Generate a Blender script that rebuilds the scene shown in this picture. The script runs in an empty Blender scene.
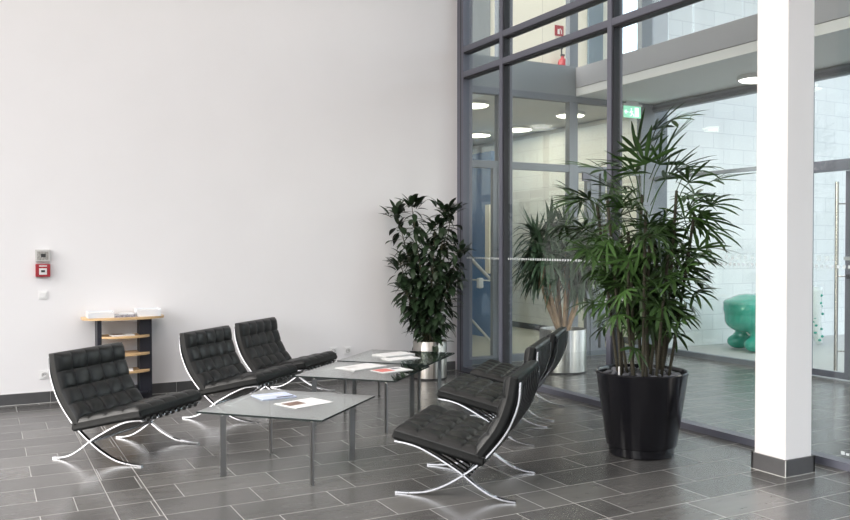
import bpy, bmesh, math, random
from mathutils import Vector, Matrix
PI = math.pi
random.seed(7)
S = bpy.context.scene
COL = S.collection

# ------------------------------------------------------------------ helpers
def link(name, bm, mat, parent=None, smooth=False, loc=None):
    me = bpy.data.meshes.new(name)
    bmesh.ops.recalc_face_normals(bm, faces=bm.faces)
    bm.to_mesh(me); bm.free()
    if mat: me.materials.append(mat)
    if smooth:
        for p in me.polygons: p.use_smooth = True
        if smooth == 'auto':
            me.set_sharp_from_angle(angle=math.radians(38))
    o = bpy.data.objects.new(name, me); COL.objects.link(o)
    if parent: o.parent = parent
    if loc: o.location = loc
    return o

def tag(o, label, cat, group=None):
    o['label'] = label; o['category'] = cat
    if group: o['group'] = group
    return o

def thing(name, label, cat, loc=(0, 0, 0), rz=0, group=None):
    o = bpy.data.objects.new(name, None); COL.objects.link(o)
    o.location = loc; o.rotation_euler = (0, 0, rz); o.empty_display_size = .1
    return tag(o, label, cat, group)

def struct(name, bm, mat, smooth=False):
    o = link(name, bm, mat, None, smooth); o['kind'] = 'structure'; return o

def structroot(name, loc=(0, 0, 0)):
    o = bpy.data.objects.new(name, None); COL.objects.link(o); o.location = loc
    o['kind'] = 'structure'; return o

def copy_tree(o, parent=None):
    c = o.copy(); COL.objects.link(c)
    if parent: c.parent = parent
    for ch in list(o.children): copy_tree(ch, c)
    return c

def box(bm, x0, x1, y0, y1, z0, z1, bev=0, M=None):
    vs = [bm.verts.new(Vector((x, y, z))) for x in (x0, x1) for y in (y0, y1) for z in (z0, z1)]
    fs = []
    for q in ((0, 1, 3, 2), (4, 6, 7, 5), (0, 4, 5, 1), (2, 3, 7, 6), (0, 2, 6, 4), (1, 5, 7, 3)):
        fs.append(bm.faces.new([vs[i] for i in q]))
    if bev:
        es = list({e for f in fs for e in f.edges})
        r = bmesh.ops.bevel(bm, geom=es, offset=bev, segments=2, affect='EDGES', profile=.6)
        vs = list({v for f in r['faces'] for v in f.verts} | {v for v in vs if v.is_valid})
    if M:
        for v in vs: v.co = M @ v.co
    return bm

def B(*a, **k):
    bm = bmesh.new(); return box(bm, *a, **k)

def tube(bm, pts, rad, seg=8, cap=True):
    pts = [Vector(p) for p in pts]; n = len(pts)
    rads = rad if isinstance(rad, (list, tuple)) else [rad] * n
    ref = None; rings = []
    for i, p in enumerate(pts):
        t = (pts[min(i + 1, n - 1)] - pts[max(i - 1, 0)]).normalized()
        if ref is None:
            ref = t.orthogonal().normalized()
        ref = (ref - t * ref.dot(t)).normalized()
        b = t.cross(ref)
        rings.append([bm.verts.new(p + (ref * math.cos(2 * PI * k / seg) + b * math.sin(2 * PI * k / seg)) * rads[i]) for k in range(seg)])
    for a, b2 in zip(rings, rings[1:]):
        for k in range(seg): bm.faces.new((a[k], a[(k + 1) % seg], b2[(k + 1) % seg], b2[k]))
    if cap:
        bm.faces.new(rings[0][::-1]); bm.faces.new(rings[-1])
    return bm

def lathe(bm, prof, seg=48, c=(0, 0, 0)):
    rings = []
    for r, z in prof:
        if r < 1e-5: rings.append([bm.verts.new((c[0], c[1], c[2] + z))])
        else: rings.append([bm.verts.new((c[0] + r * math.cos(2 * PI * k / seg), c[1] + r * math.sin(2 * PI * k / seg), c[2] + z)) for k in range(seg)])
    for a, b in zip(rings, rings[1:]):
        for k in range(seg):
            k2 = (k + 1) % seg
            if len(a) == 1 and len(b) == 1: continue
            if len(a) == 1: bm.faces.new((a[0], b[k2], b[k]))
            elif len(b) == 1: bm.faces.new((a[k], a[k2], b[0]))
            else: bm.faces.new((a[k], a[k2], b[k2], b[k]))
    return bm

def spline(pts, n=8):
    """Catmull-Rom through 2-D or 3-D points."""
    P = [Vector(p) for p in pts]; out = []
    P = [P[0] * 2 - P[1]] + P + [P[-1] * 2 - P[-2]]
    for i in range(1, len(P) - 2):
        for k in range(n):
            t = k / n; a, b, c, d = P[i - 1:i + 3]
            out.append(.5 * ((2 * b) + (c - a) * t + (2 * a - 5 * b + 4 * c - d) * t * t + (3 * b - a - 3 * c + d) * t ** 3))
    out.append(P[-2]); return out

def sweep_flat(bm, prof, y, w, t, side=0):
    """flat bar: profile (x,z) points in the local XZ plane, width w along y, thickness t (side -1/0/+1 offsets it)."""
    n = len(prof); rings = []
    for i, p in enumerate(prof):
        a = prof[max(i - 1, 0)]; b = prof[min(i + 1, n - 1)]
        d = Vector((b[0] - a[0], b[1] - a[1])).normalized(); nrm = Vector((-d[1], d[0]))
        q0 = Vector((p[0], p[1])) + nrm * t * (side - 1) / 2; q1 = Vector((p[0], p[1])) + nrm * t * (side + 1) / 2
        rings.append([bm.verts.new((q.x, yy, q.y)) for q, yy in ((q0, y - w / 2), (q0, y + w / 2), (q1, y + w / 2), (q1, y - w / 2))])
    for a, b in zip(rings, rings[1:]):
        for k in range(4): bm.faces.new((a[k], a[(k + 1) % 4], b[(k + 1) % 4], b[k]))
    bm.faces.new(rings[0][::-1]); bm.faces.new(rings[-1])
    return bm

# ------------------------------------------------------------------ materials
def mat(name, col, rough=.5, metal=0, spec=.5, noise=0, nscale=8, bump=0, bscale=60, coat=0, emis=None, estr=0, stretch=None, sub=0):
    m = bpy.data.materials.new(name); m.use_nodes = True
    nt = m.node_tree; b = nt.nodes['Principled BSDF']; L = nt.links
    b.inputs['Base Color'].default_value = (*col, 1); b.inputs['Roughness'].default_value = rough
    b.inputs['Metallic'].default_value = metal; b.inputs['Specular IOR Level'].default_value = spec
    b.inputs['Coat Weight'].default_value = coat
    if emis:
        b.inputs['Emission Color'].default_value = (*emis, 1); b.inputs['Emission Strength'].default_value = estr
    tc = nt.nodes.new('ShaderNodeTexCoord'); mp = nt.nodes.new('ShaderNodeMapping')
    L.new(tc.outputs['Object'], mp.inputs['Vector'])
    if stretch: mp.inputs['Scale'].default_value = stretch
    n = nt.nodes.new('ShaderNodeTexNoise'); n.inputs['Scale'].default_value = nscale; n.inputs['Detail'].default_value = 4
    L.new(mp.outputs[0], n.inputs['Vector'])
    if noise:
        cr = nt.nodes.new('ShaderNodeValToRGB')
        cr.color_ramp.elements[0].position = .3; cr.color_ramp.elements[1].position = .7
        cr.color_ramp.elements[0].color = (*[max(0, c * (1 - noise)) for c in col], 1)
        cr.color_ramp.elements[1].color = (*[min(1, c * (1 + noise)) for c in col], 1)
        L.new(n.outputs['Fac'], cr.inputs[0]); L.new(cr.outputs[0], b.inputs['Base Color'])
    if bump:
        n2 = nt.nodes.new('ShaderNodeTexNoise'); n2.inputs['Scale'].default_value = bscale; n2.inputs['Detail'].default_value = 3
        L.new(mp.outputs[0], n2.inputs['Vector'])
        bp = nt.nodes.new('ShaderNodeBump'); bp.inputs['Strength'].default_value = bump; bp.inputs['Distance'].default_value = .01
        L.new(n2.outputs['Fac'], bp.inputs['Height']); L.new(bp.outputs[0], b.inputs['Normal'])
    return m

def math_node(nt, op, a, b=None, c=None):
    n = nt.nodes.new('ShaderNodeMath'); n.operation = op
    for i, v in enumerate((a, b, c)):
        if v is None: continue
        if isinstance(v, (int, float)): n.inputs[i].default_value = v
        else: nt.links.new(v, n.inputs[i])
    return n.outputs[0]

def glass(name, tint, r0=.04, rough=.0, gcol=(1, 1, 1), pw_=5):
    m = bpy.data.materials.new(name); m.use_nodes = True; nt = m.node_tree
    for n in list(nt.nodes): nt.nodes.remove(n)
    out = nt.nodes.new('ShaderNodeOutputMaterial'); tr = nt.nodes.new('ShaderNodeBsdfTransparent'); gl = nt.nodes.new('ShaderNodeBsdfGlossy')
    tr.inputs[0].default_value = (*tint, 1); gl.inputs['Roughness'].default_value = rough; gl.inputs[0].default_value = (*gcol, 1)
    g = nt.nodes.new('ShaderNodeNewGeometry'); d = nt.nodes.new('ShaderNodeVectorMath'); d.operation = 'DOT_PRODUCT'
    nt.links.new(g.outputs['Normal'], d.inputs[0]); nt.links.new(g.outputs['Incoming'], d.inputs[1])
    c = math_node(nt, 'ABSOLUTE', d.outputs['Value']); om = math_node(nt, 'SUBTRACT', 1, c); pw = math_node(nt, 'POWER', om, pw_)
    f = math_node(nt, 'MULTIPLY_ADD', pw, 1 - r0, r0)
    mx = nt.nodes.new('ShaderNodeMixShader'); nt.links.new(f, mx.inputs[0]); nt.links.new(tr.outputs[0], mx.inputs[1]); nt.links.new(gl.outputs[0], mx.inputs[2])
    nt.links.new(mx.outputs[0], out.inputs[0]); return m

def floor_mat():
    m = bpy.data.materials.new('slate_tile'); m.use_nodes = True; nt = m.node_tree; L = nt.links; b = nt.nodes['Principled BSDF']
    g = nt.nodes.new('ShaderNodeNewGeometry'); sp = nt.nodes.new('ShaderNodeSeparateXYZ'); L.new(g.outputs['Position'], sp.inputs[0])
    X, Y = sp.outputs[0], sp.outputs[1]
    R = lambda op, a, b_=None, c=None: math_node(nt, op, a, b_, c)
    yy = R('DIVIDE', R('ADD', Y, 4.24), .32); row = R('FLOOR', yy); fy = R('FRACT', yy)
    off = R('MULTIPLY', R('SINE', R('MULTIPLY', row, PI / 2)), .21)          # thirds bond: 0, +, 0, -
    xx = R('DIVIDE', R('SUBTRACT', R('ADD', X, 3.87), off), .63); cx = R('FLOOR', xx); fx = R('FRACT', xx)
    gx = R('LESS_THAN', R('MULTIPLY', R('MINIMUM', fx, R('SUBTRACT', 1, fx)), .63), .0028)
    gy = R('LESS_THAN', R('MULTIPLY', R('MINIMUM', fy, R('SUBTRACT', 1, fy)), .32), .0028)
    grout = R('MAXIMUM', gx, gy)
    for xl in (-4.722, -4.475, -2.178):                                       # continuous joints
        grout = R('MAXIMUM', grout, R('LESS_THAN', R('ABSOLUTE', R('SUBTRACT', X, xl)), .003))
    cmb = nt.nodes.new('ShaderNodeCombineXYZ'); L.new(cx, cmb.inputs[0]); L.new(row, cmb.inputs[1])
    wn = nt.nodes.new('ShaderNodeTexWhiteNoise'); L.new(cmb.outputs[0], wn.inputs['Vector'])
    mp = nt.nodes.new('ShaderNodeMapping'); mp.inputs['Scale'].default_value = (1.2, 6, 1); L.new(g.outputs['Position'], mp.inputs[0])
    ad = nt.nodes.new('ShaderNodeVectorMath'); ad.operation = 'ADD'; L.new(mp.outputs[0], ad.inputs[0]); L.new(wn.outputs['Color'], ad.inputs[1])
    ns = nt.nodes.new('ShaderNodeTexNoise'); ns.inputs['Scale'].default_value = 2.5; ns.inputs['Detail'].default_value = 6; ns.inputs['Roughness'].default_value = .65
    L.new(ad.outputs[0], ns.inputs['Vector'])
    v = R('ADD', R('MULTIPLY', wn.outputs['Value'], .45), R('MULTIPLY', ns.outputs['Fac'], .55))
    cr = nt.nodes.new('ShaderNodeValToRGB'); e = cr.color_ramp.elements
    e[0].position = .2; e[0].color = (.062, .061, .060, 1); e[1].position = .8; e[1].color = (.118, .116, .112, 1)
    L.new(v, cr.inputs[0])
    mx = nt.nodes.new('ShaderNodeMix'); mx.data_type = 'RGBA'; L.new(grout, mx.inputs[0]); L.new(cr.outputs[0], mx.inputs[6]); mx.inputs[7].default_value = (.30, .30, .29, 1)
    L.new(mx.outputs[2], b.inputs['Base Color'])
    rr = R('MULTIPLY_ADD', ns.outputs['Fac'], .12, .19); rr = R('ADD', rr, R('MULTIPLY', grout, .35)); L.new(rr, b.inputs['Roughness'])
    b.inputs['Specular IOR Level'].default_value = .55
    bp = nt.nodes.new('ShaderNodeBump'); bp.inputs['Strength'].default_value = .025; bp.inputs['Distance'].default_value = .01
    L.new(ns.outputs['Fac'], bp.inputs['Height']); L.new(bp.outputs[0], b.inputs['Normal'])
    return m

def tile_mat(name, col, mortar, axis, bw=.46, bh=.245, rough=.25):
    m = bpy.data.materials.new(name); m.use_nodes = True; nt = m.node_tree; L = nt.links; b = nt.nodes['Principled BSDF']
    g = nt.nodes.new('ShaderNodeNewGeometry'); sp = nt.nodes.new('ShaderNodeSeparateXYZ'); L.new(g.outputs['Position'], sp.inputs[0])
    c = nt.nodes.new('ShaderNodeCombineXYZ'); L.new(sp.outputs[axis], c.inputs[0]); L.new(sp.outputs[2], c.inputs[1])
    br = nt.nodes.new('ShaderNodeTexBrick'); L.new(c.outputs[0], br.inputs['Vector'])
    br.inputs['Color1'].default_value = (*col, 1); br.inputs['Color2'].default_value = (*[k * .95 for k in col], 1); br.inputs['Mortar'].default_value = (*mortar, 1)
    br.inputs['Scale'].default_value = 1; br.inputs['Brick Width'].default_value = bw; br.inputs['Row Height'].default_value = bh; br.inputs['Mortar Size'].default_value = .004
    L.new(br.outputs['Color'], b.inputs['Base Color']); b.inputs['Roughness'].default_value = rough
    return m

M = dict(
    wall=mat('white_wall_paint', (.80, .79, .80), .9, noise=.012, nscale=1.5),
    column=mat('white_column_paint', (.86, .85, .85), .8),
    floor=floor_mat(),
    skirt=mat('slate_skirting', (.075, .075, .078), .45, noise=.12, nscale=6),
    joint=mat('pale_joint', (.55, .55, .53), .8),
    ceil=mat('ceiling_white', (.82, .82, .81), .9),
    frame=mat('window_frame_grey', (.115, .12, .152), .45, .1),
    frame2=mat('partition_frame_grey', (.17, .19, .215), .5, .15),
    gasket=mat('black_gasket', (.012, .012, .016), .6),
    spandrel=mat('spandrel_panel_grey', (.24, .265, .275), .5),
    slabedge=mat('slab_edge_grey', (.36, .36, .385), .55),
    white=mat('white_lacquer', (.8, .8, .8), .5),
    vglass=glass('clear_glass', (.965, .985, .975), .04),
    vglass2=glass('clear_partition_glass', (.975, .99, .985), .03),
    tglass=glass('tabletop_glass', (.80, .87, .85), .10, pw_=3.6),
    tglassedge=mat('glass_edge_dark_green', (.006, .012, .012), .5, spec=.2),
    tileX=tile_mat('white_wall_tile_court', (.88, .89, .89), (.62, .64, .66), 0),
    tileY=tile_mat('warm_lit_white_tile_corridor', (.80, .78, .70), (.58, .56, .50), 1),  # white tile with the warm lamp light put into its colour
    cream=tile_mat('cream_wall_panel', (.82, .79, .68), (.55, .52, .45), 0, 1.0, 6.0, .6),
    cfloor=mat('corridor_beige_floor', (.34, .34, .29), .35, noise=.06),
    lfloor=mat('court_pale_floor', (.58, .57, .55), .6, noise=.06),
    blue=mat('blue_wall_paint', (.04, .15, .36), .6),
    leather=mat('black_leather', (.0042, .0050, .0052), .40, spec=.36, bump=.12, bscale=90, noise=.2, nscale=12),
    strap=mat('black_strap_leather', (.012, .012, .013), .5),
    chrome=mat('polished_chrome', (.60, .61, .64), .09, 1),
    steel=mat('brushed_steel', (.56, .54, .51), .24, 1, noise=.1, nscale=10, stretch=(40, 40, .3)),
    potsteel=mat('brushed_steel_planter', (.44, .42, .39), .22, 1, noise=.22, nscale=6, stretch=(14, 14, .05)),
    legsteel=mat('satin_steel_leg', (.30, .30, .30), .3, 1),
    blackpot=mat('black_gloss_lacquer', (.006, .006, .008), .18, spec=.4, coat=.1),
    soil=mat('dark_soil', (.03, .024, .018), .95, bump=.8, bscale=50, noise=.4, nscale=40),
    pebble=mat('dark_grey_pebble', (.085, .088, .10), .55, noise=.3, nscale=25),
    cane=mat('fibrous_brown_cane', (.030, .027, .016), .85, noise=.4, nscale=12, stretch=(2, 2, 14), bump=.5, bscale=40),
    bark=mat('pale_tan_bark', (.30, .20, .12), .85, noise=.3, nscale=10, bump=.5, bscale=40),
    stem=mat('green_brown_stem', (.07, .065, .035), .7, noise=.2),
    leaf_dark=mat('dark_green_leaf', (.016, .032, .014), .42, noise=.35, nscale=5, spec=.35),
    leaf_palm=mat('fresh_green_palm_leaf', (.028, .062, .015), .42, noise=.6, nscale=4, spec=.3),
    leaf_yucca=mat('grey_green_yucca_leaf', (.045, .085, .045), .42, noise=.35, nscale=4, spec=.5),
    wood=mat('beech_veneer', (.62, .42, .22), .45, noise=.12, nscale=5, stretch=(1, 12, 12)),
    navy=mat('black_laminate', (.012, .013, .022), .5),
    paper=mat('white_paper', (.72, .72, .72), .7),
    bluepaper=mat('pale_blue_print', (.50, .56, .72), .6),
    photo=mat('printed_photo_brown', (.16, .10, .075), .5, noise=.7, nscale=40),
    redprint=mat('printed_red', (.62, .16, .14), .5, noise=.3, nscale=30),
    ink=mat('dark_print', (.04, .04, .055), .6),
    greyprint=mat('printed_cover_grey', (.28, .28, .33), .5, noise=.7, nscale=40),
    acrylic=mat('frosted_white_plastic', (.74, .76, .79), .3),
    red=mat('fire_red_plastic', (.33, .02, .03), .4),
    grey=mat('light_grey_plastic', (.55, .54, .53), .5),
    socket=mat('white_socket_plastic', (.80, .80, .80), .4),
    dark=mat('dark_recess', (.03, .03, .03), .6),
    green=mat('turquoise_glaze', (.04, .36, .27), .18, coat=.5, noise=.1, nscale=3),
    gwhite=mat('white_glaze', (.78, .80, .78), .2, coat=.4),
    dot=mat('etched_white_marking', (.75, .78, .80), .7),
    lamp=mat('lamp_diffuser_warm', (.9, .88, .8), .5, emis=(1, .93, .76), estr=9),
    lampc=mat('lamp_diffuser_neutral', (.9, .9, .88), .5, emis=(1, .96, .88), estr=9),
    exitg=mat('exit_sign_lit_green', (.3, .6, .45), .5, emis=(.35, .85, .6), estr=.7),
    exitw=mat('exit_sign_lit_white', (.8, .9, .85), .5, emis=(.8, 1, .9), estr=1.3),
)

nt = M['potsteel'].node_tree; b_ = nt.nodes['Principled BSDF']; b_.inputs['Anisotropic'].default_value = .9; b_.inputs['Roughness'].default_value = .30; b_.inputs['Anisotropic Rotation'].default_value = .25
tn = nt.nodes.new('ShaderNodeTangent'); tn.direction_type = 'RADIAL'; tn.axis = 'Z'; nt.links.new(tn.outputs[0], b_.inputs['Tangent'])
def frosted(name):
    m = bpy.data.materials.new(name); m.use_nodes = True; nt = m.node_tree
    for n in list(nt.nodes): nt.nodes.remove(n)
    out = nt.nodes.new('ShaderNodeOutputMaterial'); a = nt.nodes.new('ShaderNodeBsdfTranslucent'); d = nt.nodes.new('ShaderNodeBsdfDiffuse'); t = nt.nodes.new('ShaderNodeBsdfTransparent')
    for n in (a, d): n.inputs[0].default_value = (.9, .92, .93, 1)
    m1 = nt.nodes.new('ShaderNodeMixShader'); m1.inputs[0].default_value = .5; nt.links.new(a.outputs[0], m1.inputs[1]); nt.links.new(d.outputs[0], m1.inputs[2])
    m2 = nt.nodes.new('ShaderNodeMixShader'); m2.inputs[0].default_value = .5; nt.links.new(t.outputs[0], m2.inputs[1]); nt.links.new(m1.outputs[0], m2.inputs[2])
    nt.links.new(m2.outputs[0], out.inputs[0]); return m
M['dot'] = frosted('etched_white_marking')

# ------------------------------------------------------------------ camera
CX, CY, CH = -5.426, -9.335, 1.6
cam = bpy.data.cameras.new('camera'); co = bpy.data.objects.new('camera', cam); COL.objects.link(co)
co.location = (CX, CY, CH); co.rotation_euler = (PI / 2 - math.radians(.9594), 0, -math.radians(27.973))
cam.sensor_width = 36; cam.lens = 836 / 850 * 36; cam.clip_end = 200
S.camera = co

# ------------------------------------------------------------------ room shell
HH = 7.2
XL, YF = -11.0, -14.5
struct('floor', B(XL, 3.62, YF, .26, -.12, 0), M['floor'])
struct('wall_back', B(XL - .2, 0.0, 0, .25, 0, HH), M['wall'])
# tile skirting with visible joints
root = structroot('baseboard_back')
bm = bmesh.new(); xs = [XL, -8.6, -7.95, -7.32, -6.69, -6.06, -5.43, -4.81, -4.18, -3.55, -2.92, -2.29, -1.66, -1.03, -.4, -.03]
for a, b in zip(xs, xs[1:]): box(bm, a + .002, b - .002, -.012, 0, 0.003, .115)
link('skirting_tiles', bm, M['skirt'], root)
bm = bmesh.new(); box(bm, XL, -.03, -.0135, -.001, 0, .004); box(bm, XL, -.03, -.009, -.0002, .001, .1165)
link('joint_line', bm, M['joint'], root)
# left wall: row of tall daylight windows
bm = bmesh.new()
box(bm, XL - .25, XL, YF, 0.0, 0, .12); box(bm, XL - .25, XL, YF, 0.0, 6.2, HH)
for y in (-14.5, -11.0, -7.5, -4.0, -.7): box(bm, XL - .25, XL, y, y + (.3 if y < -1 else .7), .12, 6.2)
struct('wall_left', bm, M['wall'])
wl = structroot('window_2')
bm = bmesh.new()
for y in (-14.2, -10.7, -7.2, -3.7):
    for k in range(3):
        yy = y + k * 1.6
        if k < 2: box(bm, XL - .15, XL - .07, yy, yy + .06, .12, 6.2)
    for z in (.12, 2.5, 6.12): box(bm, XL - .15, XL - .07, y, y + (3.2 if y < -4 else 3.0), z, z + .08)
link('window_frame', bm, M['frame'], wl)
# front wall (behind the camera) and ceiling
bm = bmesh.new()
box(bm, XL - .25, 0.2, YF - .25, YF, 0, .12); box(bm, XL - .25, .2, YF - .25, YF, 2.6, HH)
for x, x2 in ((XL - .25, -8.5), (-6.5, -4.5), (-2.5, .2)): box(bm, x, x2, YF - .25, YF, .12, 2.6)
struct('wall_front', bm, M['wall'])
struct('ceiling', B(XL - .25, 0.2, YF - .25, .25, HH, HH + .2), M['ceil'])

# ------------------------------------------------------------------ big glass wall (plane x = 0)
gw = structroot('window_1')
def fr(name, *a, m='frame', p=None): return link(name, B(*a), M[m], p or gw)
mull = [-.03, -1.022, -2.95, -4.90, -6.85, -8.8, -10.75, -12.7, -14.45]
for i, y in enumerate(mull):
    w = .032
    if i == 0: fr('jamb', 0, .14, -.15, .0, 0, HH); fr('gasket', -.002, .0, -.10, -.085, 0, HH, m='gasket')
    else:
        fr('mullion', 0, .14, y - w, y + w, 0, HH)
        fr('gasket', .012, .1, y - w - .016, y - w, .06, HH, m='gasket'); fr('gasket', .012, .1, y + w, y + w + .012, .06, HH, m='gasket')
for z in (3.742, 4.06, 6.3):
    for a, b in zip(mull, mull[1:]):
        y1 = a - (.032 if a < -.1 else .12); y0 = b + .032
        fr('transom', .002, .12, y0, y1, z, z + .068); fr('gasket', .01, .11, y0 + .002, y1 - .002, z - .018, z, m='gasket')
for a, b in zip(mull, mull[1:]):
    y1 = a - (.032 if a < -.1 else .12); y0 = b + .032
    fr('sill_rail', .0, .12, y0, y1, 0, .055)
    for z0, z1 in ((.055, 3.742), (3.81, 4.06), (4.128, 6.3), (6.368, HH)):
        fr('pane', .046, .056, y0, y1, z0, z1, m='vglass')
# etched marking squares
def dots(x, ya, yb, pitch, s, z, p):
    bm = bmesh.new(); y = ya
    while y > yb:
        if not any(abs(y - mm) < .05 for mm in mull): box(bm, x - .001, x, y - s, y, z - s / 2, z + s / 2)
        y -= pitch
    return link('marking_dots', bm, M['dot'], p)
dots(.0455, -.17, -7.5, .045, .024, 1.45, gw)
st = link('glass_label', B(.0445, .0455, -5.50, -5.475, .098, .115), M['dot'], gw)
link('glass_label', B(.0445, .0455, -5.465, -5.435, .098, .122), M['dot'], gw)

# ------------------------------------------------------------------ white column with slate skirting
bm = B(-.520, -.25, -5.415, -5.155, 0, HH, bev=.004)
c = struct('column', bm, M['column'])
root = structroot('baseboard_column')
bm = bmesh.new()
box(bm, -.537, -.521, -5.432, -5.140, .003, .118); box(bm, -.534, -.234, -5.432, -5.416, .003, .118)
box(bm, -.249, -.233, -5.432, -5.140, .003, .118); box(bm, -.537, -.233, -5.154, -5.140, .003, .118)
link('skirting_tiles', bm, M['skirt'], root)
bm = bmesh.new(); box(bm, -.5385, -.5325, -5.4335, -5.4275, .0, .1185); box(bm, -.5400, -.2315, -5.4345, -5.1375, 0, .0035)
link('joint_line', bm, M['joint'], root)

# ------------------------------------------------------------------ vestibule, inner partitions, gallery
YP = .30; XP = 3.64; XS = 2.15
p1 = structroot('window_3')                         # partition parallel to the back wall
def f2(name, *a, m='frame2', p=None): return link(name, B(*a), M[m], p or p1)
f2('sill_rail', .14, XP, YP, YP + .08, 0, .10)
f2('header', .14, XP, YP - .02, YP + .08, 3.66, 3.75)
f2('spandrel', .0, XS, YP - .02, YP + .08, 3.75, 4.17, m='spandrel')
f2('transom', .14, XP, YP - .005, YP + .07, 2.66, 2.76)
posts = [(.0, .40), (.82, 1.05), (2.03, 2.175), (2.42, 2.56), (3.38, 3.90)]
for a, b in posts: f2('post', a, b, YP - .012, YP + .09, 0, 2.66 if a == 2.42 else 3.75)
for a, b in ((.0, .40), (.82, 1.05), (2.03, 2.175), (3.38, 3.90)): f2('post', a, b, YP - .012, YP + .09, 4.17, HH)
for a, b in ((.40, .82), (1.05, 2.03), (2.175, 2.42), (2.56, 3.38)): f2('pane', a, b, YP + .03, YP + .04, .10, 2.66, m='vglass2')
for a, b in ((.40, .82), (1.05, 2.03), (2.175, 3.38)): f2('pane', a, b, YP + .03, YP + .04, 2.76, 3.66, m='vglass2')
f2('door_stile', 2.175, 2.20, YP, YP + .07, .1, 2.66); f2('door_stile', 2.36, 2.42, YP, YP + .07, .1, 2.66)
f2('door_closer', 2.26, 2.41, YP - .03, YP, 2.54, 2.66, m='frame')
f2('door_stile', .745, .82, YP, YP + .07, .1, 2.66); f2('door_stile', 2.62, 2.70, YP, YP + .07, .1, 2.66)

struct('ceiling_vestibule', B(XS + .01, XP + .05, -9.5, YP - .02, 3.80, 4.14), M['ceil'])
struct('ceiling_soffit', B(XS + .01, XP + .05, -9.5, YP - .02, 3.745, 3.80), mat('soffit_grey_white', (.80, .81, .79), .8))
struct('trim_1', B(XS - .02, XS + .01, -9.5, YP - .03, 3.745, 3.86), M['white'])
struct('trim_2', B(XS - .03, XS + .01, -9.5, YP - .03, 3.865, 4.15), M['slabedge'])
struct('trim_3', B(XS - .012, XS + .01, -9.5, YP - .03, 3.858, 3.868), M['gasket'])
rl = thing('glass_railing', 'clear glass balustrade standing on the grey edge of the upper gallery', 'railing', (XS + .05, 0, 4.14))
for a, b in ((-.0, -1.2), (-1.21, -2.62), (-2.63, -4.1), (-4.11, -5.6), (-5.61, -7.1)):
    link('glass_panel', B(0, .012, b, a, 0, 1.02), M['vglass2'], rl)
link('handrail', B(-.015, .027, -7.1, 0, 1.02, 1.06), M['steel'], rl)

p2 = structroot('window_4')                         # partition parallel to the big glass wall, with the entrance door
f2('sill_rail', XP - .03, XP + .05, -2.36, YP - .02, 0, .07, p=p2)
f2('header', XP - .04, XP + .06, -9.5, YP - .02, 3.63, 3.745, p=p2)
f2('header', XP - .06, XP - .04, -9.5, YP - .02, 3.66, 3.70, m='frame', p=p2)
f2('transom', XP - .02, XP + .04, -2.36, YP - .02, 2.60, 2.65, p=p2)
f2('post', XP - .03, XP + .05, -2.44, -2.36, 0, 3.63, p=p2)
f2('post', XP - .03, XP + .05, -4.75, -4.67, 0, 3.63, p=p2)
f2('door_header', XP - .05, XP + .05, -4.67, -2.44, 2.50, 2.63, p=p2, m='frame')
f2('pane', XP, XP + .01, -2.36, YP - .02, .07, 2.60, m='vglass2', p=p2)
f2('pane', XP, XP + .01, -2.36, YP - .02, 2.65, 3.63, m='vglass2', p=p2)
f2('pane', XP, XP + .01, -4.67, -2.44, 2.63, 3.63, m='vglass2', p=p2)
f2('pane', XP, XP + .01, -9.5, -4.75, .0, 3.63, m='vglass2', p=p2)
dots(XP - .002, -.1, -2.4, .11, .05, 1.45, p2)
d1 = structroot('door_1')
link('door_rail', B(XP - .02, XP + .02, -2.92, -2.45, .015, .09), M['frame'], d1)
link('door_stile', B(XP - .02, XP + .02, -3.04, -2.92, .015, 2.49), M['frame'], d1)
link('door_stile', B(XP - .02, XP + .02, -3.20, -3.05, .015, 2.49), M['frame'], d1)
link('pane', B(XP - .004, XP + .006, -2.92, -2.45, .09, 2.49), M['vglass2'], d1)
link('pane', B(XP - .004, XP + .006, -4.66, -3.20, .015, 2.49), M['vglass2'], d1)
h = link('door_handle', tube(bmesh.new(), [(XP - .10, -2.865, .12), (XP - .10, -2.865, 2.36)], .022, 16), M['steel'], d1, smooth='auto')
bm = bmesh.new()
for z in (.35, 1.24, 2.1): tube(bm, [(XP - .10, -2.865, z), (XP - .004, -2.93, z)], .008, 8)
link('handle_bracket', bm, M['steel'], d1)
link('door_lock', tube(bmesh.new(), [(XP - .05, -2.975, 1.24), (XP - .02, -2.975, 1.24)], .028, 14), M['gasket'], d1)
dots(XP - .006, -2.53, -2.83, .11, .06, 1.45, d1)
link('marking_band', B(XP - .0215, XP - .0205, -3.2, -2.90, 1.43, 1.475), M['dot'], d1)

# lower corridor beyond the partition
struct('floor_corridor', B(-.2, 3.9, YP, 12, -.1, -.0005), M['cfloor'])
struct('wall_corridor_right', B(3.9, 4.1, YP + .4, 12, 0, 3.74), M['tileY'])
struct('baseboard_corridor', B(3.885, 3.9, YP + .4, 12, 0, .11), M['skirt'])
struct('wall_corridor_left', B(-.2, 0, .25, 12, 0, 3.74), M['wall'])
struct('wall_corridor_end', B(-.2, 4.1, 12, 12.2, 0, 3.74), M['tileX'])
struct('ceiling_corridor', B(-.2, 4.1, YP + .09, 12.2, 3.76, 4.10), M['ceil'])
bw = structroot('wall_blue')
link('blue_face', B(2.4, 2.5, 2.95, 6.6, 0, 3.25), M['blue'], bw)
struct('door_2', B(2.37, 2.399, 2.96, 3.10, 1.12, 2.32), M['cream'])
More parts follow.
